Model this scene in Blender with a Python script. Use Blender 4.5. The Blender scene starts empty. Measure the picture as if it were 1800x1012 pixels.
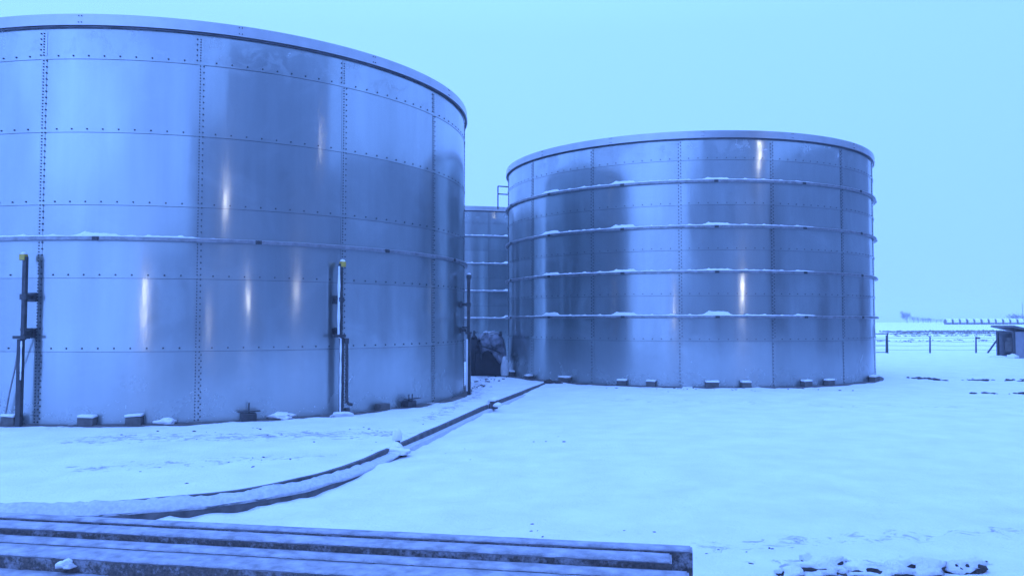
import bpy, bmesh, math, random
import numpy as np
from mathutils import Vector, Matrix

random.seed(7)
R = math.radians
C = bpy.context.scene.collection
PI = math.pi

# ------------------------------------------------------------------ numpy noise
def _hash(ix, iy, seed):
    n = (ix.astype(np.int64) * 374761393 + iy.astype(np.int64) * 668265263 + seed * 1274126177) & 0x7fffffff
    n = ((n ^ (n >> 13)) * 1274126177) & 0x7fffffff
    n = n ^ (n >> 16)
    return (n & 0xffff) / 65535.0

def vnoise(x, y, seed=0):
    x = np.asarray(x, float); y = np.asarray(y, float)
    ix = np.floor(x); iy = np.floor(y)
    fx = x - ix; fy = y - iy
    fx = fx * fx * (3 - 2 * fx); fy = fy * fy * (3 - 2 * fy)
    a = _hash(ix, iy, seed); b = _hash(ix + 1, iy, seed)
    c = _hash(ix, iy + 1, seed); d = _hash(ix + 1, iy + 1, seed)
    return ((a * (1 - fx) + b * fx) * (1 - fy) + (c * (1 - fx) + d * fx) * fy) * 2 - 1

def fbm(x, y, seed=0, octv=4):
    s = 0; amp = 1.0; f = 1.0; tot = 0
    for i in range(octv):
        s = s + amp * vnoise(np.asarray(x) * f + 17.3 * i, np.asarray(y) * f - 9.1 * i, seed + i * 31)
        tot += amp; amp *= .5; f *= 2.03
    return s / tot

# ------------------------------------------------------------------ materials
def new_mat(name):
    m = bpy.data.materials.new(name); m.use_nodes = True
    nt = m.node_tree; b = nt.nodes['Principled BSDF']
    return m, nt, b

def N(nt, typ, **kw):
    n = nt.nodes.new(typ)
    for k, v in kw.items():
        if k in n.inputs: n.inputs[k].default_value = v
        else: setattr(n, k, v)
    return n

def ramp(nt, stops, src=None):
    r = nt.nodes.new('ShaderNodeValToRGB')
    e = r.color_ramp.elements
    while len(e) < len(stops): e.new(0.5)
    for i, (p, c) in enumerate(stops):
        e[i].position = p; e[i].color = (c, c, c, 1) if not hasattr(c, '__len__') else (*c, 1)
    if src is not None: nt.links.new(src, r.inputs[0])
    return r

def noise(nt, vec, scale, detail=4, rough=.55, dist=0):
    n = nt.nodes.new('ShaderNodeTexNoise')
    n.inputs['Scale'].default_value = scale; n.inputs['Detail'].default_value = detail
    n.inputs['Roughness'].default_value = rough; n.inputs['Distortion'].default_value = dist
    if vec is not None: nt.links.new(vec, n.inputs['Vector'])
    return n

def math_n(nt, op, a, b=None, clamp=False):
    n = nt.nodes.new('ShaderNodeMath'); n.operation = op; n.use_clamp = clamp
    for i, v in enumerate((a, b)):
        if v is None: continue
        if isinstance(v, (int, float)): n.inputs[i].default_value = v
        else: nt.links.new(v, n.inputs[i])
    return n.outputs[0]

def mix_col(nt, fac, a, b):
    n = nt.nodes.new('ShaderNodeMix'); n.data_type = 'RGBA'
    for s, v in ((n.inputs[0], fac), (n.inputs[6], a), (n.inputs[7], b)):
        if isinstance(v, (int, float)): s.default_value = v
        elif isinstance(v, tuple): s.default_value = (*v, 1) if len(v) == 3 else v
        else: nt.links.new(v, s)
    return n.outputs[2]

def bump(nt, b, h, strength=.3, dist=.02):
    bp = nt.nodes.new('ShaderNodeBump')
    bp.inputs['Strength'].default_value = strength; bp.inputs['Distance'].default_value = dist
    nt.links.new(h, bp.inputs['Height']); nt.links.new(bp.outputs[0], b.inputs['Normal'])

def simple(name, col, rough=.6, metal=0, var=.25, scale=6, bs=.2, bd=.01):
    m, nt, b = new_mat(name)
    tc = N(nt, 'ShaderNodeTexCoord')
    n = noise(nt, tc.outputs['Object'], scale, 5)
    lo = tuple(max(0, c * (1 - var)) for c in col); hi = tuple(min(1, c * (1 + var)) for c in col)
    r = ramp(nt, [(.3, lo), (.7, hi)], n.outputs[0])
    nt.links.new(r.outputs[0], b.inputs['Base Color'])
    b.inputs['Roughness'].default_value = rough; b.inputs['Metallic'].default_value = metal
    if bs: bump(nt, b, noise(nt, tc.outputs['Object'], scale * 6, 4).outputs[0], bs, bd)
    return m

def steel_mat(name, base=.56, rough=.2, frost_top=None):
    m, nt, b = new_mat(name)
    tc = N(nt, 'ShaderNodeTexCoord'); obj = tc.outputs['Object']
    sep = N(nt, 'ShaderNodeSeparateXYZ'); nt.links.new(obj, sep.inputs[0]); z = sep.outputs[2]
    mp = N(nt, 'ShaderNodeMapping'); nt.links.new(obj, mp.inputs[0]); mp.inputs['Scale'].default_value = (1, 1, .25)
    cloud = noise(nt, mp.outputs[0], 1.1, 5, .55, .3)
    fine = noise(nt, obj, 14, 5, .6)
    # rolled-sheet streaks running vertically
    mp2 = N(nt, 'ShaderNodeMapping'); nt.links.new(obj, mp2.inputs[0]); mp2.inputs['Scale'].default_value = (7, 7, .18)
    streak = noise(nt, mp2.outputs[0], 1.0, 5, .6)
    att = N(nt, 'ShaderNodeAttribute'); att.attribute_name = 'panel_tone'
    # base tone
    v = math_n(nt, 'MULTIPLY_ADD', cloud.outputs[0], .26)
    nt.nodes[-1].inputs[2].default_value = base - .13
    v = math_n(nt, 'ADD', v, math_n(nt, 'MULTIPLY', math_n(nt, 'SUBTRACT', streak.outputs[0], .5), .07))
    v = math_n(nt, 'ADD', v, math_n(nt, 'MULTIPLY', att.outputs['Fac'], .045))
    cc = N(nt, 'ShaderNodeCombineColor')
    nt.links.new(math_n(nt, 'MULTIPLY', v, .91), cc.inputs[0]); nt.links.new(v, cc.inputs[1]); nt.links.new(v, cc.inputs[2])
    stain = ramp(nt, [(.50, 0), (.66, 1)], noise(nt, obj, .9, 7, .62, 1.2).outputs[0])
    v0 = v
    # frost film over the lowest sheet and smears in the top sheet
    edge = math_n(nt, 'ADD', z, math_n(nt, 'MULTIPLY', math_n(nt, 'SUBTRACT', cloud.outputs[0], .5), 1.3))
    mr = N(nt, 'ShaderNodeMapRange'); nt.links.new(edge, mr.inputs[0])
    mr.inputs[1].default_value = 1.55; mr.inputs[2].default_value = .25; mr.inputs[3].default_value = 0; mr.inputs[4].default_value = 1
    film = mr.outputs[0]
    if frost_top is not None:
        splat = noise(nt, obj, 2.6, 8, .72, .6)
        sp = ramp(nt, [(.51, 0), (.57, 1)], splat.outputs[0])
        mr2 = N(nt, 'ShaderNodeMapRange'); nt.links.new(z, mr2.inputs[0])
        mr2.inputs[1].default_value = frost_top - .3; mr2.inputs[2].default_value = frost_top + .1
        film = math_n(nt, 'MAXIMUM', film, math_n(nt, 'MULTIPLY', math_n(nt, 'MULTIPLY', sp.outputs[0], mr2.outputs[0]), .9))
    rr = math_n(nt, 'ADD', math_n(nt, 'MULTIPLY', fine.outputs[0], .06), rough - .03)
    rr = math_n(nt, 'ADD', math_n(nt, 'ADD', rr, math_n(nt, 'MULTIPLY', stain.outputs[0], .055)), math_n(nt, 'MULTIPLY', film, .14))
    nt.links.new(rr, b.inputs['Roughness'])
    col = mix_col(nt, math_n(nt, 'MULTIPLY', film, .35), cc.outputs[0], (.35, .38, .38))
    nt.links.new(col, b.inputs['Base Color'])
    nt.links.new(math_n(nt, 'SUBTRACT', 1.0, math_n(nt, 'ADD', math_n(nt, 'MULTIPLY', stain.outputs[0], .06), math_n(nt, 'MULTIPLY_ADD', film, .14))), b.inputs['Metallic'])
    for n_ in nt.nodes:
        if n_.bl_idname == 'ShaderNodeMath' and n_.operation == 'MULTIPLY_ADD' and not n_.inputs[2].is_linked and n_.inputs[2].default_value == .5: n_.inputs[2].default_value = .08
    b.inputs['Anisotropic'].default_value = .4
    tg = N(nt, 'ShaderNodeTangent'); tg.direction_type = 'RADIAL'; tg.axis = 'Z'
    nt.links.new(tg.outputs[0], b.inputs['Tangent'])
    b.inputs['Anisotropic Rotation'].default_value = .25
    h = math_n(nt, 'ADD', math_n(nt, 'MULTIPLY', cloud.outputs[0], 1.0), math_n(nt, 'MULTIPLY', streak.outputs[0], .12))
    bump(nt, b, h, .16, .02)
    # second, hazier lobe of the milled surface
    b2 = nt.nodes.new('ShaderNodeBsdfPrincipled')
    for k_ in ('Base Color', 'Metallic', 'Normal', 'Tangent'):
        nt.links.new(b.inputs[k_].links[0].from_socket, b2.inputs[k_])
    b2.inputs['Anisotropic'].default_value = .5; b2.inputs['Anisotropic Rotation'].default_value = .25
    nt.links.new(math_n(nt, 'ADD', rr, .20), b2.inputs['Roughness'])
    ms = nt.nodes.new('ShaderNodeMixShader'); ms.inputs[0].default_value = .36
    nt.links.new(b.outputs[0], ms.inputs[1]); nt.links.new(b2.outputs[0], ms.inputs[2])
    nt.links.new(ms.outputs[0], nt.nodes['Material Output'].inputs['Surface'])
    return m

M = {}
M['steel'] = steel_mat('rolled_stainless_sheet', .45, .125, 6.15)
M['rim'] = simple('rim_sheet', (.40, .40, .41), .28, .9, .08, 3, .05, .005)
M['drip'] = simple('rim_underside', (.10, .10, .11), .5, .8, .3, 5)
M['hoop'] = simple('galvanised_hoop', (.27, .27, .28), .45, .9, .25, 8, .2, .004)
M['bolt'] = simple('bolt_heads', (.03, .03, .033), .6, 0, .3, 20, 0)
M['dark'] = simple('dark_painted_steel', (.045, .044, .045), .5, .2, .4, 9, .2, .004)
M['black'] = simple('black_rubber', (.02, .02, .022), .6, 0, .3, 9)
M['yellow'] = simple('yellow_cap_plastic', (.40, .27, .04), .5, 0, .2, 12)
M['concrete'] = simple('weathered_concrete', (.10, .09, .082), .85, 0, .35, 7, .5, .01)
M['footing'] = simple('muddy_concrete', (.10, .085, .075), .9, 0, .55, 5, .7, .02)
M['timber'] = simple('wet_dark_board', (.10, .09, .085), .75, 0, .5, 6, .5, .01)
M['soil'] = simple('frozen_soil', (.055, .042, .035), .95, 0, .6, 9, .9, .02)
M['tarp'] = simple('pale_tarp', (.30, .30, .34), .35, 0, .9, 4, .5, .03)
M['machine'] = simple('dark_machine_housing', (.018, .018, .022), .55, .1, .5, 4)
M['sack'] = simple('white_sack', (.6, .6, .6), .7, 0, .15, 6)
M['clad'] = simple('grey_cladding', (.28, .285, .295), .6, 0, .18, .6, .1, .01)
M['clad_light'] = simple('pale_grey_cladding', (.24, .24, .245), .6, 0, .15, .6, .1, .01)
M['roof'] = simple('roof_sheet', (.12, .11, .11), .7, 0, .3, 2)
M['glass'] = simple('window_glass', (.03, .03, .035), .08, 0, .1, 2, 0)
M['hutwall'] = simple('hut_panel', (.30, .30, .32), .6, 0, .12, 5)
M['wire'] = simple('rusty_wire', (.2, .19, .19), .6, .5, .3, 9, 0)
M['bark'] = simple('winter_bark', (.07, .06, .055), .9, 0, .3, 4)
M['twig'] = simple('winter_twigs', (.09, .08, .075), .9, 0, .4, 3, 0)
M['stubble'] = simple('dry_stubble', (.20, .175, .155), .95, 0, .5, 2, 0)
M['bale'] = simple('bale_straw', (.14, .12, .10), .9, 0, .4, 6)

def snow_mat(name, ground=False):
    m, nt, b = new_mat(name)
    geo = N(nt, 'ShaderNodeNewGeometry'); pos = geo.outputs['Position']
    n1 = noise(nt, pos, 1.6, 6, .6); n2 = noise(nt, pos, 26, 5, .65); n3 = noise(nt, pos, 120, 3, .6)
    b.inputs['Roughness'].default_value = .55
    b.inputs['Specular IOR Level'].default_value = .25
    col = ramp(nt, [(.25, (.74, .74, .755)), (.72, (.89, .89, .895))], n1.outputs[0]).outputs[0]
    if ground:
        att = N(nt, 'ShaderNodeAttribute'); att.attribute_name = 'dirt'
        dn = noise(nt, pos, 5.5, 9, .75, .8)
        dm = math_n(nt, 'ADD', dn.outputs[0], math_n(nt, 'SUBTRACT', att.outputs['Fac'], 1.0))
        dr = ramp(nt, [(.07, 0), (.20, .8)], dm)
        dirtc = ramp(nt, [(.3, (.10, .085, .075)), (.7, (.38, .34, .31))], n2.outputs[0])
        col = mix_col(nt, dr.outputs[0], col, dirtc.outputs[0])
        b.inputs['Specular IOR Level'].default_value = .15
    nt.links.new(col, b.inputs['Base Color'])
    h = math_n(nt, 'ADD', math_n(nt, 'MULTIPLY', n2.outputs[0], 1.0), math_n(nt, 'MULTIPLY', n3.outputs[0], .35))
    h = math_n(nt, 'ADD', h, math_n(nt, 'MULTIPLY', n1.outputs[0], .8))
    bump(nt, b, h, .85, .035)
    return m
M['snow'] = snow_mat('settled_snow')
M['ground'] = snow_mat('snow_over_soil', True)

def frost_beam_mat():
    m, nt, b = new_mat('frosted_beam_steel')
    geo = N(nt, 'ShaderNodeNewGeometry')
    sep = N(nt, 'ShaderNodeSeparateXYZ'); nt.links.new(geo.outputs['Normal'], sep.inputs[0])
    n1 = noise(nt, geo.outputs['Position'], 9, 8, .7); n2 = noise(nt, geo.outputs['Position'], 60, 5, .7)
    f = math_n(nt, 'ADD', math_n(nt, 'MULTIPLY', sep.outputs[2], .30), n1.outputs[0])
    f = math_n(nt, 'ADD', f, math_n(nt, 'MULTIPLY', math_n(nt, 'SUBTRACT', n2.outputs[0], .5), .35))
    fr = ramp(nt, [(.50, 0), (.66, 1)], f)
    rust = ramp(nt, [(.35, (.045, .04, .038)), (.65, (.13, .105, .09))], n2.outputs[0])
    col = mix_col(nt, fr.outputs[0], rust.outputs[0], (.26, .26, .29))
    nt.links.new(col, b.inputs['Base Color']); b.inputs['Roughness'].default_value = .75
    bump(nt, b, n2.outputs[0], .5, .008)
    return m
M['beam'] = frost_beam_mat()
M['frost'] = simple('rime_frost', (.27, .27, .30), .8, 0, .38, 11, .8, .008)
M['crust'] = simple('rimed_shaded_crust', (.60, .60, .63), .8, 0, .14, 24, .9, .02)  # icy crust; its grey also carries the shade of the tilted ledge face
M['beam_end'] = simple('beam_cut_end', (.04, .035, .035), .7, .2, .4, 20)

def lamp_mat(e):
    m, nt, b = new_mat('lit_lamp_glass')
    b.inputs['Base Color'].default_value = (.8, .8, .8, 1)
    b.inputs['Emission Color'].default_value = (1, .93, .86, 1)
    b.inputs['Emission Strength'].default_value = e
    return m
M['lamp'] = lamp_mat(300)
M['lamp_soft'] = lamp_mat(30)

# ------------------------------------------------------------------ object helpers
def obj(name, bm, mats, parent=None, smooth=False, loc=None):
    me = bpy.data.meshes.new(name)
    bm.normal_update(); bm.to_mesh(me); bm.free()
    for m in (mats if isinstance(mats, (list, tuple)) else [mats]): me.materials.append(M[m])
    o = bpy.data.objects.new(name, me); C.objects.link(o)
    if parent: o.parent = parent
    if loc is not None: o.location = loc
    if smooth:
        me.polygons.foreach_set('use_smooth', [True] * len(me.polygons))
    return o

def tag(o, label=None, cat=None, group=None, kind=None):
    if label: o['label'] = label
    if cat: o['category'] = cat
    if group: o['group'] = group
    if kind: o['kind'] = kind
    return o

def thing(name, label, cat, loc=(0, 0, 0), rz=0, group=None):
    o = bpy.data.objects.new(name, None); C.objects.link(o)
    o.empty_display_size = .2
    o.location = loc; o.rotation_euler = (0, 0, rz)
    return tag(o, label, cat, group)

def dup(root, loc, rz, label, group=None):
    r = root.copy(); C.objects.link(r); r.location = loc; r.rotation_euler = (0, 0, rz); r['label'] = label
    if group: r['group'] = group
    for ch in list(root.children):
        c = ch.copy(); C.objects.link(c); c.parent = r
        for g in ch.children:
            d = g.copy(); C.objects.link(d); d.parent = c
    return r

def box(bm, cx, cy, cz, sx, sy, sz, rz=0, bev=0, mi=0, mat=None):
    ret = bmesh.ops.create_cube(bm, size=1)
    vs = ret['verts']
    Mx = Matrix.Translation((cx, cy, cz)) @ Matrix.Rotation(rz, 4, 'Z') @ Matrix.Diagonal((sx, sy, sz, 1))
    if mat is not None: Mx = mat @ Mx
    bmesh.ops.transform(bm, matrix=Mx, verts=vs)
    fs = {f for v in vs for f in v.link_faces}
    for f in fs: f.material_index = mi
    if bev:
        es = list({e for f in fs for e in f.edges})
        r = bmesh.ops.bevel(bm, geom=es, offset=bev, segments=2, affect='EDGES', profile=.5)
        for f in r['faces']: f.material_index = mi

def tube(bm, p, q, r0, r1=None, seg=10, mi=0, caps=True):
    p = Vector(p); q = Vector(q); d = q - p; L = d.length
    r1 = r0 if r1 is None else r1
    rot = d.to_track_quat('Z', 'Y').to_matrix().to_4x4()
    ret = bmesh.ops.create_cone(bm, cap_ends=caps, segments=seg, radius1=r0, radius2=r1, depth=L,
                                matrix=Matrix.Translation((p + q) / 2) @ rot)
    for f in {f for v in ret['verts'] for f in v.link_faces}: f.material_index = mi

def path_tube(bm, pts, r, seg=10):
    rings = []
    pts = [Vector(p) for p in pts]
    for i, p in enumerate(pts):
        d = (pts[min(i + 1, len(pts) - 1)] - pts[max(i - 1, 0)]).normalized()
        q = d.to_track_quat('Z', 'Y')
        rings.append([bm.verts.new(p + q @ Vector((r * math.cos(2 * PI * k / seg), r * math.sin(2 * PI * k / seg), 0))) for k in range(seg)])
    for a, b in zip(rings, rings[1:]):
        for k in range(seg): bm.faces.new((a[k], a[(k + 1) % seg], b[(k + 1) % seg], b[k]))
    bm.faces.new(rings[0][::-1]); bm.faces.new(rings[-1])

def blob(bm, c, r, seed, amp=.25, sub=2, zs=.6, flat=True):
    ret = bmesh.ops.create_icosphere(bm, subdivisions=sub, radius=1)
    rx, ry, rz_ = (r, r, r * zs) if not hasattr(r, '__len__') else r
    for v in ret['verts']:
        n = float(fbm(v.co.x * 1.7 + seed * 3.1, v.co.y * 1.7 + v.co.z * 2.3, seed, 3))
        co = v.co * (1 + amp * n)
        if flat and co.z < -.35: co.z = -.35
        v.co = Vector((c[0] + co.x * rx, c[1] + co.y * ry, c[2] + co.z * rz_))

def pol(r, a, z): return (r * math.cos(a), r * math.sin(a), z)

# ------------------------------------------------------------------ terrain
TL = (-7.288, 19.401); RL = 6.116
TR = (5.7215, 26.8187); RR = 5.860
TF = (-2.45, 40.6)

KP = [(-6.4, 7.30), (-5.5, 7.36), (-4.7, 7.44), (-3.97, 7.58), (-3.4, 7.78), (-2.83, 8.1), (-2.37, 8.64), (-1.95, 9.55), (-1.63, 11.05),
      (-1.28, 12.75), (-.9, 14.6), (-.5, 16.5), (.2, 19.5), (.93, 22.5)]
def catmull(P, n=10):
    out = []
    for i in range(len(P) - 1):
        p0 = np.array(P[max(i - 1, 0)]); p1 = np.array(P[i]); p2 = np.array(P[i + 1]); p3 = np.array(P[min(i + 2, len(P) - 1)])
        for k in range(n):
            t = k / n
            out.append(.5 * ((2 * p1) + (-p0 + p2) * t + (2 * p0 - 5 * p1 + 4 * p2 - p3) * t * t + (-p0 + 3 * p1 - 3 * p2 + p3) * t ** 3))
    out.append(np.array(P[-1])); return np.array(out)
KPATH = catmull(KP)
KS = np.concatenate([[0], np.cumsum(np.linalg.norm(np.diff(KPATH, axis=0), axis=1))])

def kerb_sd(x, y):
    """signed distance to the kerb line: + on the field (right / near) side, and arc length"""
    x = np.asarray(x, float); y = np.asarray(y, float)
    best = np.full(x.shape, 1e9); sg = np.ones(x.shape); arc = np.zeros(x.shape)
    for i in range(len(KPATH) - 1):
        a = KPATH[i]; b = KPATH[i + 1]; d = b - a; L2 = d @ d
        t = np.clip(((x - a[0]) * d[0] + (y - a[1]) * d[1]) / L2, 0, 1)
        px = a[0] + t * d[0]; py = a[1] + t * d[1]
        dist = np.hypot(x - px, y - py)
        m = dist < best
        cr = (x - a[0]) * d[1] - (y - a[1]) * d[0]
        best = np.where(m, dist, best); sg = np.where(m, np.sign(cr), sg); arc = np.where(m, KS[i] + t * math.sqrt(L2), arc)
    return best * sg, arc

def terrain(x, y):
    x = np.asarray(x, float); y = np.asarray(y, float)
    rr = np.hypot(x, y)
    z = np.interp(rr, [0, 52, 75, 110, 190, 320, 600, 1600], [0, 0, .28, .68, 1.16, 1.46, 1.64, 1.665])
    near = np.clip(1 - (rr - 40) / 60, 0, 1)
    z = z + near * (.035 * fbm(x * .35, y * .35, 3, 3) + .020 * fbm(x * 1.7, y * 1.7, 5, 3) + .008 * np.maximum(fbm(x * 6.3, y * 6.3, 15, 3), -.1))
    # small scuffs
    sc = fbm(x * 5.2, y * 5.2, 11, 3)
    patch = np.clip(fbm(x * .55, y * .55, 23, 2) * 1.6 + .15, 0, 1)
    z = z - near * .040 * np.clip(sc - .12, 0, 1) * patch * 2
    # field side of kerb sits lower
    sel = (x > -9) & (x < 5) & (y > 3) & (y < 25)
    if np.any(sel):
        sd, arc = kerb_sd(x[sel] if x.shape else x, y[sel] if y.shape else y)
        taper = np.interp(arc, [0, 1.2, 2.4, 4.6, 5.8, 7.2, 14, 19], [.03, .10, .17, .16, .075, .11, .12, .0])
        wob = fbm(arc * 2.3, sd * 0, 41, 3)
        fld = np.where(sd > 0, -taper * np.exp(-np.maximum(sd - .35, 0) / 1.6) * (1 + .22 * wob + .22 * fbm(arc * 5.1, sd * 0 + 3, 47, 2)), np.where(sd > -.5, -.015, 0))
        # at the kerb line itself drop under the boards
        z2 = z[sel] + fld
        z[sel] = z2
    # beaten snow rising against the tank feet
    for (c, r) in ((TL, RL), (TR, RR), (TF, RR)):
        d = np.hypot(x - c[0], y - c[1]) - r
        w = np.exp(-np.clip(d - .1, 0, 9) / .35) * (d > -.6)
        z = z * (1 - .7 * w) + w * (.045 * fbm(x * 2.2, y * 2.2, 71, 4) - .014)
        z = np.where(d < -.3, -.12, z)
    return z

def gz(x, y): return float(terrain(np.array([x]), np.array([y]))[0])

def build_ground():
    def axis(segs):
        out = []
        for a, b, s in segs:
            n = max(1, int(round((b - a) / s))); out += list(a + (b - a) * np.arange(n) / n)
        out.append(segs[-1][1]); return np.array(out)
    xs = axis([(-720, -400, 80), (-400, -80, 40), (-80, -22, 4), (-22, -9, .4), (-9, 4.5, .075), (4.5, 17, .16), (17, 40, .8), (40, 100, 6), (100, 400, 30), (400, 720, 80)])
    ys = axis([(-220, -60, 40), (-60, -6, 3), (-6, 4.2, .5), (4.2, 8, .06), (8, 14, .1), (14, 27, .2), (27, 48, .7), (48, 120, 6), (120, 400, 25), (400, 820, 70)])
    X, Y = np.meshgrid(xs, ys); Z = terrain(X, Y)
    sh = X.shape
    V = np.stack([X.ravel(), Y.ravel(), Z.ravel()], 1)
    nx, ny = len(xs), len(ys)
    i = np.arange(nx - 1)[None, :] + np.arange(ny - 1)[:, None] * nx
    F = np.stack([i, i + 1, i + nx + 1, i + nx], -1).reshape(-1, 4)
    me = bpy.data.meshes.new('snow_ground')
    me.from_pydata(V.tolist(), [], F.tolist())
    me.polygons.foreach_set('use_smooth', [True] * len(me.polygons))
    # where the soil has been churned up (mask for the procedural soil patches)
    x, y = V[:, 0], V[:, 1]
    dirt = np.zeros(len(x))
    for (c, r, k, s) in ((TL, RL, .72, .5), (TR, RR, .60, .35), (TF, RR, .55, .6)):
        d = np.hypot(x - c[0], y - c[1]) - r
        dirt = np.maximum(dirt, k * np.exp(-np.maximum(d - .15, 0) / s))
        dirt = np.maximum(dirt, .55 * np.exp(-np.maximum(d - .2, 0) / 1.5) * (d > 0))
    # footpath between the tanks, ruts by the hut, ruts beside the camera
    def seg(p, q, w, k):
        p = np.array(p); q = np.array(q); dd = q - p
        t = np.clip(((x - p[0]) * dd[0] + (y - p[1]) * dd[1]) / (dd @ dd), 0, 1)
        d = np.hypot(x - p[0] - t * dd[0], y - p[1] - t * dd[1]); return k * np.exp(-(d / w) ** 2)
    for a in (((-1.0, 19.5), (-.8, 26), .8, .62), ((12.0, 24.5), (14.6, 23.0), .35, .60), ((14.6, 23.0), (24, 24), .5, .57),
              ((11.2, 19.4), (12.4, 19.1), .12, .60), ((12.4, 24.8), (11.7, 23.8), .2, .6), ((1.7, 5.75), (3.3, 5.7), .18, .60), ((1.3, 5.9), (1.9, 6.4), .25, .545),
              ((-.3, 6.8), (1.0, 6.6), .35, .52), ((-6, 11.6), (-1.9, 12.4), 1.3, .61), ((-5, 9.4), (-2.4, 10.2), .8, .565), ((-1.5, 14), (-.6, 20), .6, .6), ((2.2, 18), (10, 16), 1.6, .53), ((1.4, 6.2), (4.2, 6.6), .5, .575), ((4, 20), (9, 20), .5, .54)):
        dirt = np.maximum(dirt, seg(*a))
    at = me.attributes.new('dirt', 'FLOAT', 'POINT'); at.data.foreach_set('value', dirt.astype(np.float32))
    me.materials.append(M['ground'])
    o = bpy.data.objects.new('snow_ground', me); C.objects.link(o); tag(o, kind='structure')
    return o
build_ground()

# ------------------------------------------------------------------ tanks
def shell_mesh(Rt, rows, top, seam0, parent, seed):
    bm = bmesh.new()
    lay = bm.faces.layers.float.new('panel_tone')
    zs = [0] + rows + [top]
    rng = random.Random(seed)
    NSEG = 12
    for k in range(len(zs) - 1):
        z0, z1 = zs[k] - (.03 if k else .0), zs[k + 1]
        for p in range(15):
            tone = rng.uniform(-1, 1); amp = rng.uniform(-.0045, .0045); amp2 = rng.uniform(-.0035, .0035)
            grid = []
            nv = 6
            for j in range(nv + 1):
                v = j / nv; row = []
                for i in range(NSEG + 1):
                    u = i / NSEG
                    a = R(seam0 + 24 * (p + u))
                    r = Rt + .004 * (1 - v) + amp * math.sin(PI * u) * math.sin(PI * v) + amp2 * math.sin(2 * PI * u) * math.sin(PI * v)
                    row.append(bm.verts.new(pol(r, a, z0 + (z1 - z0) * v)))
                grid.append(row)
            for j in range(nv):
                for i in range(NSEG):
                    f = bm.faces.new((grid[j][i], grid[j][i + 1], grid[j + 1][i + 1], grid[j + 1][i])); f[lay] = tone; f.smooth = True
    bmesh.ops.remove_doubles(bm, verts=bm.verts, dist=.0004)
    return obj('shell', bm, 'steel', parent)

def add_bolt(bm, Rt, a, z, r=.016, h=.012, mi=1):
    ca, sa = math.cos(a), math.sin(a)
    t = (-sa, ca)
    b = []; c = []
    for k in range(6):
        th = PI / 3 * k; u = r * math.cos(th); w = r * math.sin(th)
        b.append(bm.verts.new((Rt * ca + t[0] * u, Rt * sa + t[1] * u, z + w)))
        c.append(bm.verts.new(((Rt + h) * ca + t[0] * u * .8, (Rt + h) * sa + t[1] * u * .8, z + w * .8)))
    f = bm.faces.new(c); f.material_index = mi
    for k in range(6):
        f = bm.faces.new((b[k], b[(k + 1) % 6], c[(k + 1) % 6], c[k])); f.material_index = mi

def ring_section(bm, prof, a0, a1, n, mi=0, closed=True):
    """sweep a closed (r,z) profile through angles"""
    rings = []
    full = abs(a1 - a0) > 359.9
    for i in range(n if full else n + 1):
        a = R(a0 + (a1 - a0) * i / n); rings.append([bm.verts.new(pol(r, a, z)) for r, z in prof])
    m = len(prof)
    prs = list(zip(rings, rings[1:])) + ([(rings[-1], rings[0])] if full else [])
    for A, B in prs:
        for k in range(m if closed else m - 1):
            f = bm.faces.new((A[k], B[k], B[(k + 1) % m], A[(k + 1) % m])); f.material_index = mi; f.smooth = False
    if not full and closed:
        bm.faces.new(rings[0]).material_index = mi; bm.faces.new(rings[-1][::-1]).material_index = mi

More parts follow.
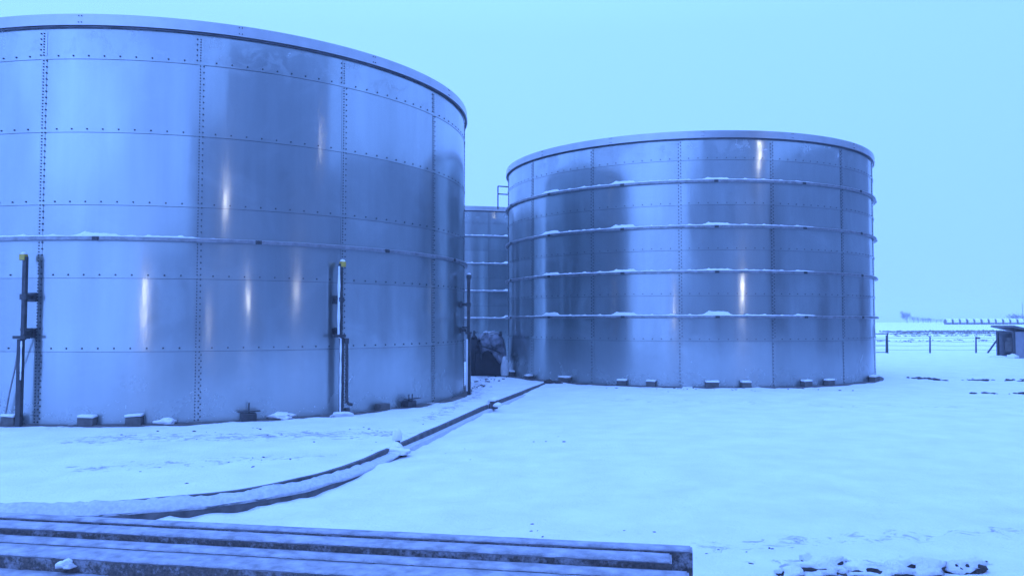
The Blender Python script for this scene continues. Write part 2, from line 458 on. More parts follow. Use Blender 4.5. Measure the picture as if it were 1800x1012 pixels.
def build_tank(name, label, loc, Rt, rows, top, seam0, hoops, face, feet, dense, seed, snowy):
    """face: azimuth (deg) of the side that is looked at; only that side carries the small fittings"""
    t = thing(name, label, 'tank', (loc[0], loc[1], 0), 0, 'bolted steel tanks in the yard')
    shell_mesh(Rt, rows, top, seam0, t, seed)
    # roof skin, just under the rim
    bm = bmesh.new()
    c = bm.verts.new((0, 0, top + .12)); rg = [bm.verts.new(pol(Rt - .02, 2 * PI * i / 72, top - .02)) for i in range(72)]
    for i in range(72): bm.faces.new((rg[i], rg[(i + 1) % 72], c))
    obj('roof', bm, 'snow', t)
    # rim band and the dark channel below it
    bm = bmesh.new()
    ring_section(bm, [(Rt + .012, top - .005), (Rt + .066, top + .003), (Rt + .056, top + .195), (Rt + .004, top + .205)], seam0 + 6, seam0 + 366, 180)
    for k in range(15):
        a = R(seam0 + 6 + 24 * k)
        # joint strap, 3 mm proud
        for s in (-1, 1):
            add_bolt(bm, Rt + .057, a + s * .004, top + .16, .011, .012, 1); add_bolt(bm, Rt + .063, a + s * .004, top + .05, .011, .012, 1)
    rb = obj('rim_band', bm, ['rim', 'bolt'], t)
    bm = bmesh.new()
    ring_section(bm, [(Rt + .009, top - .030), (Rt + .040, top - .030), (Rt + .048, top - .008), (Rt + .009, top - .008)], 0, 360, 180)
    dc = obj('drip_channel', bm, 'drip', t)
    span = 100
    # vertical bolted seams
    for k in range(15):
        az = seam0 + 24 * k
        dlt = (az - face + 180) % 360 - 180
        if abs(dlt) > span: continue
        bm = bmesh.new()
        zs = [0] + rows + [top - .07]
        for j in range(len(zs) - 1):
            z0, z1 = zs[j] + .012, zs[j + 1] - .012
            w = .075 / Rt
            sd = -1 if j == len(zs) - 2 else 1
            n = 4; aa = [R(az) - w * .55 + (w * 1.3) * i / n for i in range(n + 1)]
            # lap plate
            lo = [bm.verts.new(pol(Rt + .0075, a, z0 + .02)) for a in aa]; hi = [bm.verts.new(pol(Rt + .0045, a, z1)) for a in aa]
            lo2 = [bm.verts.new(pol(Rt - .004, a, z0 + .02)) for a in aa]; hi2 = [bm.verts.new(pol(Rt - .004, a, z1)) for a in aa]
            for i in range(n):
                bm.faces.new((lo[i], lo[i + 1], hi[i + 1], hi[i]))
            for q in (0, n):
                f = bm.faces.new((lo[q], hi[q], hi2[q], lo2[q]) if q else (lo[q], lo2[q], hi2[q], hi[q])); f.material_index = 1
            if dense:
                step = .052 if j < len(zs) - 2 else .046
                z = z0 + .03
                i = 0
                while z < z1 - .01:
                    add_bolt(bm, Rt + .006, R(az), z, .0125, .013)
                    if i % 2 == 0: add_bolt(bm, Rt + .006, R(az) + sd * .055 / Rt, z, .0145, .013)
                    if j == 0 and i % 2: add_bolt(bm, Rt + .006, R(az) + .085 / Rt, z, .014, .012)
                    z += step; i += 1
            else:
                z = z0 + .04; i = 0
                while z < z1 - .01:
                    add_bolt(bm, Rt + .006, R(az) - .02 / Rt, z, .019, .014)
                    if j: add_bolt(bm, Rt + .006, R(az) + .04 / Rt, z + .045, .017, .014)
                    z += .09; i += 1
        obj('vertical_seam', bm, ['steel', 'bolt'], t)
    # horizontal bolted laps
    for j, z in enumerate(rows):
        bm = bmesh.new()
        n0 = int((face - span - seam0) / 2.4); n1 = int((face + span - seam0) / 2.4)
        for i in range(n0, n1):
            if i % 10 == 0: continue
            add_bolt(bm, Rt + .004, R(seam0 + 2.4 * i), z + .025, .016, .013, 1)
        # the lap's own lower edge: a narrow lip
        ring_section(bm, [(Rt - .002, z - .034), (Rt + .0065, z - .034), (Rt + .0055, z - .028), (Rt - .002, z - .028)], face - span, face + span, 90, 1)
        obj('horizontal_seam', bm, ['steel', 'bolt'], t)
    # stiffening hoops
    for hi_, z in enumerate(hoops):
        bm = bmesh.new()
        ring_section(bm, [(Rt + .007, z - .035), (Rt + .075, z - .04), (Rt + .085, z - .03), (Rt + .085, z + .022), (Rt + .06, z + .03), (Rt + .007, z + .03)], 0, 360, 180)
        hp = obj('stiffening_hoop', bm, 'hoop', t)
        for k in range(15):
            az = seam0 + 9.2 + 24 * k
            if abs((az - face + 180) % 360 - 180) > span: continue
            bm = bmesh.new()
            w = .15 / Rt
            ring_section(bm, [(Rt + .088, z - .042), (Rt + .097, z - .042), (Rt + .097, z + .024), (Rt + .088, z + .024)], az - math.degrees(w) * .35, az + math.degrees(w) * .35, 4)
            for s in (-.6, .6): add_bolt(bm, Rt + .097, R(az) + s * w * .4, z - .005, .013, .012, 0)
            obj('splice_plate', bm, 'dark', hp)
        # snow lying on the hoop
        if snowy is None: continue
        n = 640
        A = np.linspace(face - span, face + span, n)
        cover = snowy(A)
        ph = (A - seam0 - 9.2 + 12) % 24 - 12
        slab = np.exp(-np.abs(ph / 3.0) ** 6) * .05 * (1 + .7 * vnoise(np.round((A - ph) / 24) * 3.7, A * 0 + hi_ * 2.9, seed))
        bolt = np.exp(-(((A - seam0) % 4.8 - 2.4) / .35) ** 2) * .02
        hgt = cover * (.022 + .012 * fbm(A * .9, A * 0 + hi_, seed + hi_, 3) + slab + bolt) - .012 * (1 - cover)
        bm = bmesh.new(); rings = []
        for a, h in zip(A, hgt):
            h = float(h); zz = z + .028
            pr = [(Rt + .0075, 0), (Rt + .0075, h * 1.1), (Rt + .04, h), (Rt + .072, h * .75), (Rt + .084, h * .1), (Rt + .084, -.004)]
            rings.append([bm.verts.new(pol(r, R(a), zz + q)) for r, q in pr])
        for a, b in zip(rings, rings[1:]):
            for k in range(5): bm.faces.new((a[k], b[k], b[k + 1], a[k + 1])).smooth = True
        obj('snow_cap', bm, 'snow', hp)
    # anchor blocks round the foot
    for q, (az, kind) in enumerate(feet):
        ar = R(az); bm = bmesh.new()
        x, y, _ = pol(Rt + .11, ar, 0)
        if kind == 'lump':
            blob(bm, (x, y, .03), (.20, .13, .075), seed + q, .75, 3); obj('snow_heap', bm, 'snow', t, True); continue
        wdt = {'long': .55, 'wide': .34}.get(kind, .25)
        hh = .145 if kind != 'low' else .10
        box(bm, x, y, hh / 2 - .01, .17, wdt, hh, ar, .012)
        if kind == 'bolt':
            x2, y2, _ = pol(Rt + .14, ar, 0); tube(bm, (x2, y2, .14), (x2, y2, .31), .013, seg=8)
            box(bm, x2, y2, .165, .1, .38, .016, ar)
        if kind == 'bolts':
            for s in (-.05, .05):
                x2, y2, _ = pol(Rt + .14, ar + s / Rt, 0); tube(bm, (x2, y2, .14), (x2, y2, .26), .012, seg=8)
            box(bm, x2, y2, .165, .1, .42, .016, ar)
        ft = obj('anchor_block', bm, 'concrete' if kind not in ('bolt', 'bolts') else 'dark', t)
        if kind not in ('bolt', 'bolts', 'bare'):
            bm = bmesh.new(); box(bm, x, y, hh + .012, .18, wdt * 1.04, .045, ar, .018, 0)
            for v in bm.verts:
                v.co.z += .012 * float(vnoise(v.co.x * 15, v.co.y * 15, q)); v.co.x += .01 * float(vnoise(v.co.y * 20, v.co.z * 9, q + 4))
            obj('snow_cap', bm, 'snow', ft, True)
    return t

def cover_left(A):   # snow left only where it has not slid off
    return np.clip((-66 - A) / 8, 0, 1) * np.clip(1.0 + .6 * fbm(A * .35, A * 0, 3, 2), .3, 1)
def cover_right(A):
    return np.clip((-60 - A) / 22, 0, 1) * np.clip((A + 168) / 30, .12, 1)
def cover_far(A): return np.ones_like(A)

rowsL = [1.2276, 2.4487, 3.67, 4.8903, 6.130]
rowsR = [1.225, 2.42, 3.615, 4.81, 6.00]
feetL = [(-98.8, 'block'), (-86.9, 'block'), (-80.1, 'block'), (-75.5, 'lump'), (-63.6, 'bolt'), (-58.2, 'lump'), (-39.5, 'bare'), (-32.6, 'bolts')]
feetR = [(-163.9, 'block'), (-151, 'low'), (-135.2, 'wide'), (-117.7, 'block'), (-110.1, 'block'), (-95.1, 'wide'), (-86.7, 'block'), (-69.9, 'block'), (-62.2, 'block'), (-37.6, 'long')]
build_tank('steel_tank', 'largest and nearest stainless steel tank on the left with one hoop', TL, RL, rowsL, 6.655, -71.6, [3.082], -70, feetL, True, 11, cover_left)
build_tank('steel_tank', 'free standing stainless steel tank right of centre with four snow lined hoops', TR, RR, rowsR, 6.545, -102.7, [1.842, 3.0195, 4.210, 5.410], -100, feetR, False, 23, cover_right)
far = build_tank('steel_tank', 'distant steel tank half hidden in the gap between the two big tanks', TF, 6.0, rowsR, 6.52, -100.0, [1.842, 3.0195, 4.210, 5.410], -88, [], False, 37, cover_far)
rail_bm = bmesh.new(); bm = rail_bm
for z in (7.28, 7.62):
    path_tube(bm, [pol(6.05, R(a), z) for a in np.linspace(-72.4, -35, 14)], .028, 8)
for a in (-72.4, -60, -48, -36): tube(bm, pol(6.05, R(a), 6.6), pol(6.05, R(a), 7.62), .028, seg=8)
obj('guard_rail', bm, 'dark', far)

dup(far, (-13.1, 34.6, 0), R(40), 'steel tank hidden behind the nearest tank, seen only mirrored in the four hooped tank')
# concrete footings: each tank stands on one
for (c, r, lab) in ((TL, RL, 'low muddy concrete footing under the nearest tank'), (TR, RR, 'low brown concrete footing under the four hooped tank'), (TF, 6.0, 'concrete footing under the distant tank in the gap')):
    bm = bmesh.new()
    ring_section(bm, [(r - .5, -.2), (r + .22, -.2), (r + .21, -.005), (r + .18, .006), (r - .5, .006)], 0, 360, 160)
    o = obj('concrete_footing', bm, 'footing', None, loc=(c[0], c[1], 0)); tag(o, lab, 'footing', 'concrete footings of the tanks')

# ------------------------------------------------------------------ gauge posts standing by the near tank
def gauge_post(az, label, style):
    ar = R(az); off = .20
    x, y = TL[0] + (RL + off) * math.cos(ar), TL[1] + (RL + off) * math.sin(ar)
    g = gz(x, y)
    t = thing('gauge_post', label, 'post', (x, y, 0), ar, 'tall posts bolted to the near tank')   # local +x points away from tank
    bm = bmesh.new()
    box(bm, 0, 0, 2.08, .065, .066, 1.36, 0, .006)
    if style == 1:
        for i in range(22): box(bm, .039, .018, 1.5 + i * .055, .006, .03, .02)
    obj('upper_tube', bm, 'dark', t)
    bm = bmesh.new(); box(bm, .01, -.035 if style == 0 else .03, (1.42 + g - .05) / 2, (.08), .088 if style == 0 else .064, 1.40 - g + .05, 0, .006)
    obj('lower_tube', bm, 'dark', t)
    bm = bmesh.new(); box(bm, .0, -.035 if style == 0 else .035, 2.75, .105, .095, .10, 0, .012); cap = obj('end_cap', bm, 'yellow' if style < 2 else 'dark', t)
    bm = bmesh.new(); blob(bm, (0, -.035 if style == 0 else .035, 2.805), (.05, .045, .035), 5, .2); obj('snow_cap', bm, 'snow', cap, True)
    for z in (2.10, 1.50):
        bm = bmesh.new()
        box(bm, -off / 2 - .02, 0, z, off - .06, .05, .07, 0, .004)
        box(bm, -off + .03, 0, z, .016, .15, .15)
        if z < 2: box(bm, .01, -.03, z - .06, .13, .22, .05, 0, .006); box(bm, -.06, 0, z + .07, .16, .10, .04)
        else: box(bm, .0, .0, z, .10, .11, .09, 0, .006)
        obj('bracket', bm, 'dark', t)
    if style == 1:
        bm = bmesh.new()
        path_tube(bm, [(.06, .10, 1.36), (.06, .11, 1.0), (.06, .11, .4), (.06, .115, .25), (.07, .15, .2), (.07, .22, .19)], .028)
        tube(bm, (.06, .075, .1), (.06, .16, .1), .04); tube(bm, (.06, .10, 1.30), (.06, .10, 1.40), .045)
        obj('side_pipe', bm, 'dark', t)
        bm = bmesh.new(); rows_ = []
        for i in range(110):
            z = .05 + i * (2.66 / 109); q = float(fbm(z * 6, 1.0, 4, 3)); up = z > 1.40
            x0, y0, ww = (.02, -.046, .036) if up else (.045, -.012, .022)
            ww *= (1 + .45 * q); hh_ = .014 + .006 * q
            rows_.append([bm.verts.new((x0 + ww * math.cos(a) , y0 - hh_ * math.sin(a), z)) for a in np.linspace(0, 2 * PI, 9)[:-1]])
        for A, B in zip(rows_, rows_[1:]):
            for k in range(8): bm.faces.new((A[k], A[(k + 1) % 8], B[(k + 1) % 8], B[k]))
        bm.faces.new(rows_[0]); bm.faces.new(rows_[-1][::-1])
        obj('snow_crust', bm, 'snow', t, True); bm = bmesh.new()
        blob(bm, (.05, .02, g + .03), (.14, .2, .06), 77, .5, 3)
        obj('snow_heap', bm, 'snow', t, True)
    else:
        bm = bmesh.new()
        rows_ = []
        x0, y0, z0_, z1_ = (.058, .01, .75, 1.38) if style == 0 else (-.02, -.095, .1, 1.30)
        for i in range(40):
            z = z0_ + (z1_ - z0_) * i / 39; q = float(fbm(z * 9, 3.0, 6, 3))
            wx, wy = (.006, .012 + .008 * q) if style == 0 else (.02, .010 + .006 * q)
            rows_.append([bm.verts.new((x0 + wx * math.cos(a), y0 + wy * math.sin(a), z)) for a in np.linspace(0, 2 * PI, 9)[:-1]])
        for A, B in zip(rows_, rows_[1:]):
            for k in range(8): bm.faces.new((A[k], A[(k + 1) % 8], B[(k + 1) % 8], B[k]))
        bm.faces.new(rows_[0][::-1]); bm.faces.new(rows_[-1])
        obj('snow_crust', bm, 'snow', t, True)
        if style == 0:
            bm = bmesh.new()
            path_tube(bm, [(-.02, -.10, 1.40), (-.10, -.20, 1.0), (-.13, -.33, .5), (-.14, -.42, .02)], .014)
            obj('drain_hose', bm, 'hoop', t)
    return t
gauge_post(-96.4, 'tall black post with yellow cap nearest the left edge of the photo', 0)
gauge_post(-48.9, 'tall yellow capped post with a snow crusted side and thin pipe', 1)
gauge_post(-6.5, 'thin dark post seen edge on in the gap beside the near tank', 2)

# ------------------------------------------------------------------ board kerb
def kerb_piece(s0, s1, label, wd):
    n = max(8, int((s1 - s0) / .06))
    S = np.linspace(s0, s1, n); X = np.interp(S, KS, KPATH[:, 0]); Y = np.interp(S, KS, KPATH[:, 1])
    dx = np.gradient(X); dy = np.gradient(Y); L = np.hypot(dx, dy); nx, ny = dy / L, -dx / L    # towards the field
    t = thing('board_kerb', label, 'kerb', (0, 0, 0), 0, 'dark board kerbs across the snow')
    def strip(prof):
        bm = bmesh.new(); rings = []
        for i in range(n):
            rings.append([bm.verts.new((X[i] + nx[i] * o, Y[i] + ny[i] * o, z)) for o, z in prof(i)])
        m = len(rings[0])
        for a, b in zip(rings, rings[1:]):
            for k in range(m): bm.faces.new((a[k], a[(k + 1) % m], b[(k + 1) % m], b[k]))
        bm.faces.new(rings[0][::-1]); bm.faces.new(rings[-1])
        bmesh.ops.recalc_face_normals(bm, faces=bm.faces)
        return bm
    w1 = fbm(S * 1.3, S * 0, 5, 3); w2 = fbm(S * 3.1, S * 0 + 4, 9, 3); w3 = fbm(S * 1.1, S * 0 + 9, 19, 3)
    tp = np.interp(S, [1.2, 3.2, 5], [.2, .7, 1])
    obj('back_board', strip(lambda i: [(.0, -.35), (.045, -.35), (.045 + .004 * w2[i], .012 + .008 * w1[i]), (.0, .014 + .008 * w1[i])]), 'timber', t)
    obj('front_board', strip(lambda i: [(wd - .045, -.4), (wd, -.4), (wd + .01 * w2[i], -.082 + .012 * w1[i]), (wd - .045, -.080 + .012 * w1[i])]), 'timber', t)
    def prof(i):
        a = float(np.interp(S[i], [0, 2.2, 4.2, 5.2, 6.2, 8.5, 20], [1.25, 1.2, 1.0, .75, .45, .12, .06])) * (1 + .22 * w2[i] + .25 * w3[i])
        k = wd / .2; out = [(.05, -.3), (wd + .014, -.3 if a < .3 else -.072 - .015 * w1[i])]
        for o in (.214, .195, .17, .145, .115, .085, .06, .047):
            f = (.214 - o) / .167
            lump = .030 * min(a, 1) * float(fbm(S[i] * 13, o * 60, 3, 3))
            z = -.07 + (.075 * a - .0) * min(1, f * 1.6) ** .7 + lump
            out.append((o * k * (1.0 if o > .05 else .047 / o / k) if o > .05 else .047, z))
        return out
    sb = obj('snow_ledge', strip(prof), 'crust', t, True)
    return t
# arc-length positions of the two gaps
def arc_of(p): return float(kerb_sd(np.array([p[0]]), np.array([p[1]]))[1][0])
g1 = arc_of((-1.63, 11.05)); g2 = arc_of((-.5, 16.5))
kerb_piece(.2, g1 - .12, 'curved front kerb of dark boards under a thick snow ledge', .19)
kerb_piece(g1 + .12, g2 - .1, 'middle kerb board running back between the two snow gaps', .13)
kerb_piece(g2 + .1, KS[-1], 'far short kerb board ending at the foot of the four hooped tank', .12)

t = thing('marker_stake', 'snow crusted stake standing in the gap of the kerb', 'stake', (-1.56, 11.02, -.03))
bm = bmesh.new(); box(bm, 0, 0, .05, .06, .06, .34, .3, .006); box(bm, .0, -.22, -.05, .30, .05, .05, .2, .008); obj('stake', bm, 'timber', t)
bm = bmesh.new()
blob(bm, (0, -.01, .16), (.06, .06, .13), 3, .45, 3); blob(bm, (.02, -.2, -.02), (.17, .11, .07), 12, .7, 3); blob(bm, (.0, -.09, .0), (.1, .09, .09), 21, .6, 3)
obj('snow_crust', bm, 'snow', t, True)
t = thing('marker_stake', 'small snow lump over the kerb join further back', 'stake', (-.45, 16.5, -.02))
bm = bmesh.new(); box(bm, .08, 0, .03, .16, .06, .18, .2, .006); obj('stake', bm, 'timber', t)
bm = bmesh.new()
for i, (x, y, z, r) in enumerate([(.05, 0, .12, .09), (.16, -.1, .02, .1), (-.02, .05, .06, .07)]): blob(bm, (x, y, z), (r, r, r * .7), i + 13, .35)
obj('snow_crust', bm, 'snow', t, True)
bm = bmesh.new()
blob(bm, (1.06, 22.45, .0), (.16, .12, .09), 81, .5); blob(bm, (1.3, 22.35, -.02), (.12, .1, .08), 82, .5)
o = obj('soil_clod', bm, 'soil'); tag(o, 'dark clods of soil at the far end of the kerb by the four hooped tank', 'soil')

# ------------------------------------------------------------------ stacked steel beams in the foreground
U = Vector((-.9846, .1750, 0)); Wv = Vector((-.1750, -.9846, 0))   # along the beam to the left, across towards the viewer
E0 = Vector((1.005, 4.525, 0))
def beam(label, back, width, z1, z0, s0, length, frost=.010, channel=False):
    mat = Matrix(((U.x, Wv.x, 0, 0), (U.y, Wv.y, 0, 0), (0, 0, 1, 0), (0, 0, 0, 1)))
    org = E0 + Wv * back + U * s0
    t = thing('steel_beam', label, 'beam', (org.x, org.y, z0), math.atan2(U.y, U.x), 'steel beams stacked in the foreground')
    # local x along, local y: Wv is U rotated by +90 deg
    H = z1 - z0
    bm = bmesh.new()
    if channel:
        th = .016
        prof = [(0, 0), (width, 0), (width, th), (width / 2 + .006, th), (width / 2 + .006, H - th), (width, H - th), (width, H), (0, H), (0, H - th), (width / 2 - .006, H - th), (width / 2 - .006, th), (0, th)]
    else:
        b = .012
        prof = [(b, 0), (width - b, 0), (width, b), (width, H - b), (width - b, H), (b, H), (0, H - b), (0, b)]
    n = 90
    rings = []
    for i in range(n + 1):
        x = length * i / n
        rings.append([bm.verts.new((x, y + .002 * float(vnoise(x * 3, y * 9, 2)), z)) for y, z in prof])
    m = len(prof)
    for A, B in zip(rings, rings[1:]):
        for k in range(m): bm.faces.new((A[k], A[(k + 1) % m], B[(k + 1) % m], B[k]))
    e0 = bm.faces.new(rings[0][::-1]); e1 = bm.faces.new(rings[-1]); e0.material_index = e1.material_index = 1
    bmesh.ops.recalc_face_normals(bm, faces=bm.faces)
    obj('beam_body', bm, ['beam', 'beam_end'], t)
    # rime on top with a ragged front edge
    bm = bmesh.new(); rings = []
    nn = int(length / .018)
    for i in range(nn + 1):
        x = .01 + (length - .02) * i / nn
        e = .008 * float(fbm(x * 14, width * 7 + back, 6, 3)); h = frost * (1 + .5 * float(fbm(x * 6, back * 5, 8, 3)))
        pr = [(.002, H - .004 - abs(e) * .5), (.002, H + h * .5), (width * .25, H + h), (width * .6, H + h), (width * .9, H + h * .8), (width - .001, H + h * .2), (width + .0035, H - .004 - abs(e) * .9)]
        rings.append([bm.verts.new((x, y, z)) for y, z in pr])
    for A, B in zip(rings, rings[1:]):
        for k in range(6): bm.faces.new((A[k], B[k], B[k + 1], A[k + 1])).smooth = True
    bm.faces.new(rings[0]); bm.faces.new(rings[-1][::-1])
    bmesh.ops.recalc_face_normals(bm, faces=bm.faces)
    obj('frost_layer', bm, 'frost', t)
    return t
beam('rearmost frosted steel beam, longest to the right, along the bottom of the photo', 0, .088, .45, .13, 0, 7.2, .007)
beam('second frosted steel beam from the back of the foreground stack, ending just short of the rear one', .118, .142, .436, .20, .115, 7.0, .007)
beam('third frosted steel beam from the back of the foreground stack', .275, .122, .392, .20, .03, 7.1, .007)
beam('front top beam of the foreground stack with a rust and frost mottled side', .412, .185, .382, .285, -.02, 7.2, .007)
beam('lower steel beam under the front of the stack, carrying a ledge of snow', .50, .24, .27, .13, 1.1, 6.2, .028)
beam('lowest bearer beam beneath the rear of the stack', .16, .33, .19, .05, .1, 6.9)
p = E0 + Wv * .625 + U * 3.42
bm = bmesh.new(); blob(bm, (p.x, p.y, .345), (.05, .03, .03), 9, .8, 3); o = obj('snow_lump', bm, 'snow', None, True); tag(o, 'small clump of snow stuck on the side of the front beam', 'snow lump')

# ------------------------------------------------------------------ rubble, lower right
def clod(x, y, sx, sy, sz, rz, seed, label, name='snowy_clod'):
    y -= .09; g = gz(x, y) - .018
    t = thing(name, label, 'clod', (x, y, g), rz, 'snow covered clods in the front corner')
    bm = bmesh.new(); blob(bm, (0, 0, 0), (sx, sy, sz), seed, .7, 3); obj('soil_core', bm, 'soil', t)
    bm = bmesh.new(); blob(bm, (.0, .012, sz * .32), (sx * 1.05, sy * 1.04, sz * 1.0), seed, .7, 3)
    for v in bm.verts:
        lim = sz * (.30 + .5 * float(vnoise(v.co.x * 9, v.co.y * 9, seed)))
        if v.co.z < lim: v.co.z = lim + (v.co.z - lim) * .15
        v.co.z += .006 * float(fbm(v.co.x * 30, v.co.y * 30, seed, 2))
    obj('snow_cap', bm, 'snow', t, True)
clod(2.10, 5.60, .22, .12, .085, .05, 1, 'long low snow covered clod with dark underside, second from the left in the lower right')
clod(2.44, 5.56, .19, .10, .075, -.12, 7, 'low snow covered clod in the middle of the lower right row')
clod(2.72, 5.58, .17, .13, .105, -.1, 2, 'tallest snow covered clod in the lower right row')
clod(3.10, 5.64, .14, .10, .085, .2, 3, 'rightmost of the snow covered clods in the lower right')
clod(1.86, 5.50, .11, .08, .06, .3, 5, 'leftmost small snow covered clod in the lower right')
clod(2.28, 5.78, .16, .09, .05, .1, 9, 'flat snowy clod just behind the lower right row')

# loose soil crumbs and ruts, too many to count
def crumbs(name, label, spots, seed):
    rnd = random.Random(seed); bm = bmesh.new()
    for (x0, y0, x1, y1, w, n, smin, smax) in spots:
        for i in range(n):
            t = rnd.random(); x = x0 + (x1 - x0) * t + rnd.gauss(0, w); y = y0 + (y1 - y0) * t + rnd.gauss(0, w)
            if math.hypot(x - TL[0], y - TL[1]) < RL + .12 or math.hypot(x - TR[0], y - TR[1]) < RR + .12: continue
            if float(vnoise(x * 1.7, y * 1.7, seed)) < -.05: continue
            s = smin + (smax - smin) * rnd.random() ** 2.2
            ret = bmesh.ops.create_icosphere(bm, subdivisions=1, radius=1)
            g = gz(x, y); rz = rnd.random() * 6
            for v in ret['verts']:
                c = v.co * (1 + rnd.uniform(-.3, .3)); c = Matrix.Rotation(rz, 3, 'Z') @ Vector((c.x * 1.5, c.y * .8, c.z * .45))
                v.co = Vector((x, y, g + s * .1)) + c * s
    o = obj(name, bm, 'soil'); tag(o, label, 'soil', None, 'stuff'); return o
crumbs('soil_crumbs', 'scattered crumbs of dark soil showing through the trodden snow',
       [(12.0, 24.5, 12.6, 23.6, .10, 26, .03, .10), (12.6, 23.6, 14.6, 23.0, .28, 90, .03, .09), (14.6, 23.0, 19, 23.3, .4, 90, .03, .09), (11.0, 19.4, 12.0, 19.2, .12, 26, .02, .07), (12.0, 19.1, 12.3, 19.1, .06, 10, .05, .10),
        (1.5, 5.9, 1.9, 6.2, .12, 9, .008, .022), (.2, 6.7, .9, 6.6, .15, 10, .006, .016), (-5.5, 12.0, -2.0, 12.6, .5, 40, .01, .03), (-1.2, 20, -.7, 26, .4, 60, .02, .06),
        (2.5, 20.4, 9, 20.4, .3, 50, .015, .05), (-2, 10.4, .5, 12, .5, 16, .008, .02), (2.9, 5.7, 3.4, 5.8, .06, 9, .01, .03), (-4, 9, -2.6, 10.5, .5, 20, .008, .02)], 5)

# ------------------------------------------------------------------ covered machine between the tanks
t = thing('covered_machine', 'dark machine under a crumpled pale tarp between the two big tanks', 'machine', (-.78, 25.75, 0))
bm = bmesh.new(); box(bm, 0, 0, .42, .92, .9, .86, .1, .06); box(bm, .1, .1, .86, .7, .6, .3, .1, .08); obj('housing', bm, 'machine', t)
bm = bmesh.new()
n = 26
vs = []
for j in range(n + 1):
    row = []
    for i in range(n + 1):
        u = i / n * 2 - 1; v = j / n * 2 - 1
        d = (abs(u) ** 5 + abs(v) ** 5) ** .2
        e_ = min(1.0, d / .62); dr_ = max(0, d - .62)
        ux, vy = (u / max(d, 1e-6), v / max(d, 1e-6)) if d > 0 else (0, 0)
        fold = 1 + .07 * math.sin(math.atan2(v, u) * 9 + 1) * min(1, dr_ * 4)
        rad = (.30 * e_ + .10 * min(1, dr_ / .1) + .12 * dr_) * fold
        z = 1.36 - .07 * e_ ** 4 - 1.75 * dr_ * (1 + .25 * float(vnoise(u * 3, v * 3, 8)))
        z += .12 * float(fbm(u * 3.6, v * 3.6 + 7, 3, 4))
        row.append(bm.verts.new((.12 + ux * rad + .02 * float(vnoise(v * 6, u * 5, 2)), vy * rad * 1.2 + .02 * float(vnoise(v * 6, u * 5, 12)), z)))
    vs.append(row)
for j in range(n):
    for i in range(n): bm.faces.new((vs[j][i], vs[j][i + 1], vs[j + 1][i + 1], vs[j + 1][i]))
bmesh.ops.solidify(bm, geom=bm.faces[:], thickness=.02)
obj('tarp', bm, 'tarp', t, True)
bm = bmesh.new(); blob(bm, (.06, -.12, 1.33), (.22, .20, .06), 17, .8, 3); obj('snow_patch', bm, 'snow', t, True)
bm = bmesh.new(); path_tube(bm, [(-.36, -.52, .98), (-.1, -.56, .92), (.15, -.56, .84), (.42, -.53, .72)], .02); path_tube(bm, [(-.42, -.48, .75), (-.1, -.52, .7), (.3, -.5, .62)], .015); obj('tie_rope', bm, 'black', t)
bm = bmesh.new(); tube(bm, (.30, -.3, 1.2), (.42, -.3, 1.32), .03); tube(bm, (.42, -.3, 1.25), (.42, -.3, 1.4), .045); obj('exhaust_pipe', bm, 'dark', t)
t = thing('gas_cylinder', 'slim dark upright cylinder left of the tarp covered machine', 'cylinder', (-1.20, 25.4, 0))
bm = bmesh.new(); tube(bm, (0, 0, 0), (0, 0, 1.15), .13, seg=20); tube(bm, (0, 0, 1.15), (0, 0, 1.27), .13, .05, 20); obj('body', bm, 'machine', t, True)
bm = bmesh.new(); tube(bm, (0, 0, 1.26), (0, 0, 1.42), .035, seg=10); box(bm, .03, 0, 1.36, .1, .04, .04); obj('valve', bm, 'dark', t)
t = thing('white_sack', 'small white sack leaning between the covered machine and the tank', 'sack', (-.22, 25.2, 0))
bm = bmesh.new(); blob(bm, (0, 0, .16), (.13, .12, .42), 6, .25, 3); obj('sack_body', bm, 'sack', t, True)
bm = bmesh.new(); tube(bm, (0, 0, .5), (.01, 0, .62), .03, .06, 10); obj('tied_neck', bm, 'sack', t, True)

# ------------------------------------------------------------------ hut, fence, bales, trees at the far right
t = thing('roadside_hut', 'small dark roofed hut with an open front beside the fence', 'hut', (23.72, 38.9, -.02), R(-70))
bm = bmesh.new()
box(bm, .85, .35, .62, .05, 1.2, 1.3); box(bm, .42, .93, .62, .9, .05, 1.3); box(bm, 0.0, .35, .62, .05, 1.2, 1.3); box(bm, .42, .35, .02, .9, 1.2, .06)
obj('wall', bm, 'hutwall', t)
bm = bmesh.new(); box(bm, .0, -.24, .64, .09, .09, 1.32); box(bm, .85, -.24, .64, .09, .09, 1.32); box(bm, .42, -.24, 1.24, .86, .08, .1); box(bm, .42, -.24, .05, .86, .08, .1); obj('door_frame', bm, 'dark', t)
bm = bmesh.new(); Mx = Matrix.Translation((.42, .35, 1.40)) @ Matrix.Rotation(R(-9), 4, 'X'); box(bm, 0, 0, 0, 1.22, 1.62, .085, 0, .01, 0, Mx); rf = obj('roof', bm, 'roof', t)
bm = bmesh.new(); box(bm, 0, 0, .055, 1.1, 1.5, .02, 0, .02, 0, Mx); obj('snow_cap', bm, 'snow', rf, True)
bm = bmesh.new(); box(bm, .40, .1, .55, .38, .3, .5, 0, .02); box(bm, .42, .1, .9, .3, .22, .2, 0, .03); obj('pump_unit', bm, 'concrete', t)
bm = bmesh.new(); blob(bm, (.86, -.36, .06), (.24, .18, .17), 4, .7, 3); blob(bm, (.2, -.4, .02), (.5, .2, .1), 8, .6, 3); obj('snow_heap', bm, 'snow', t, True)

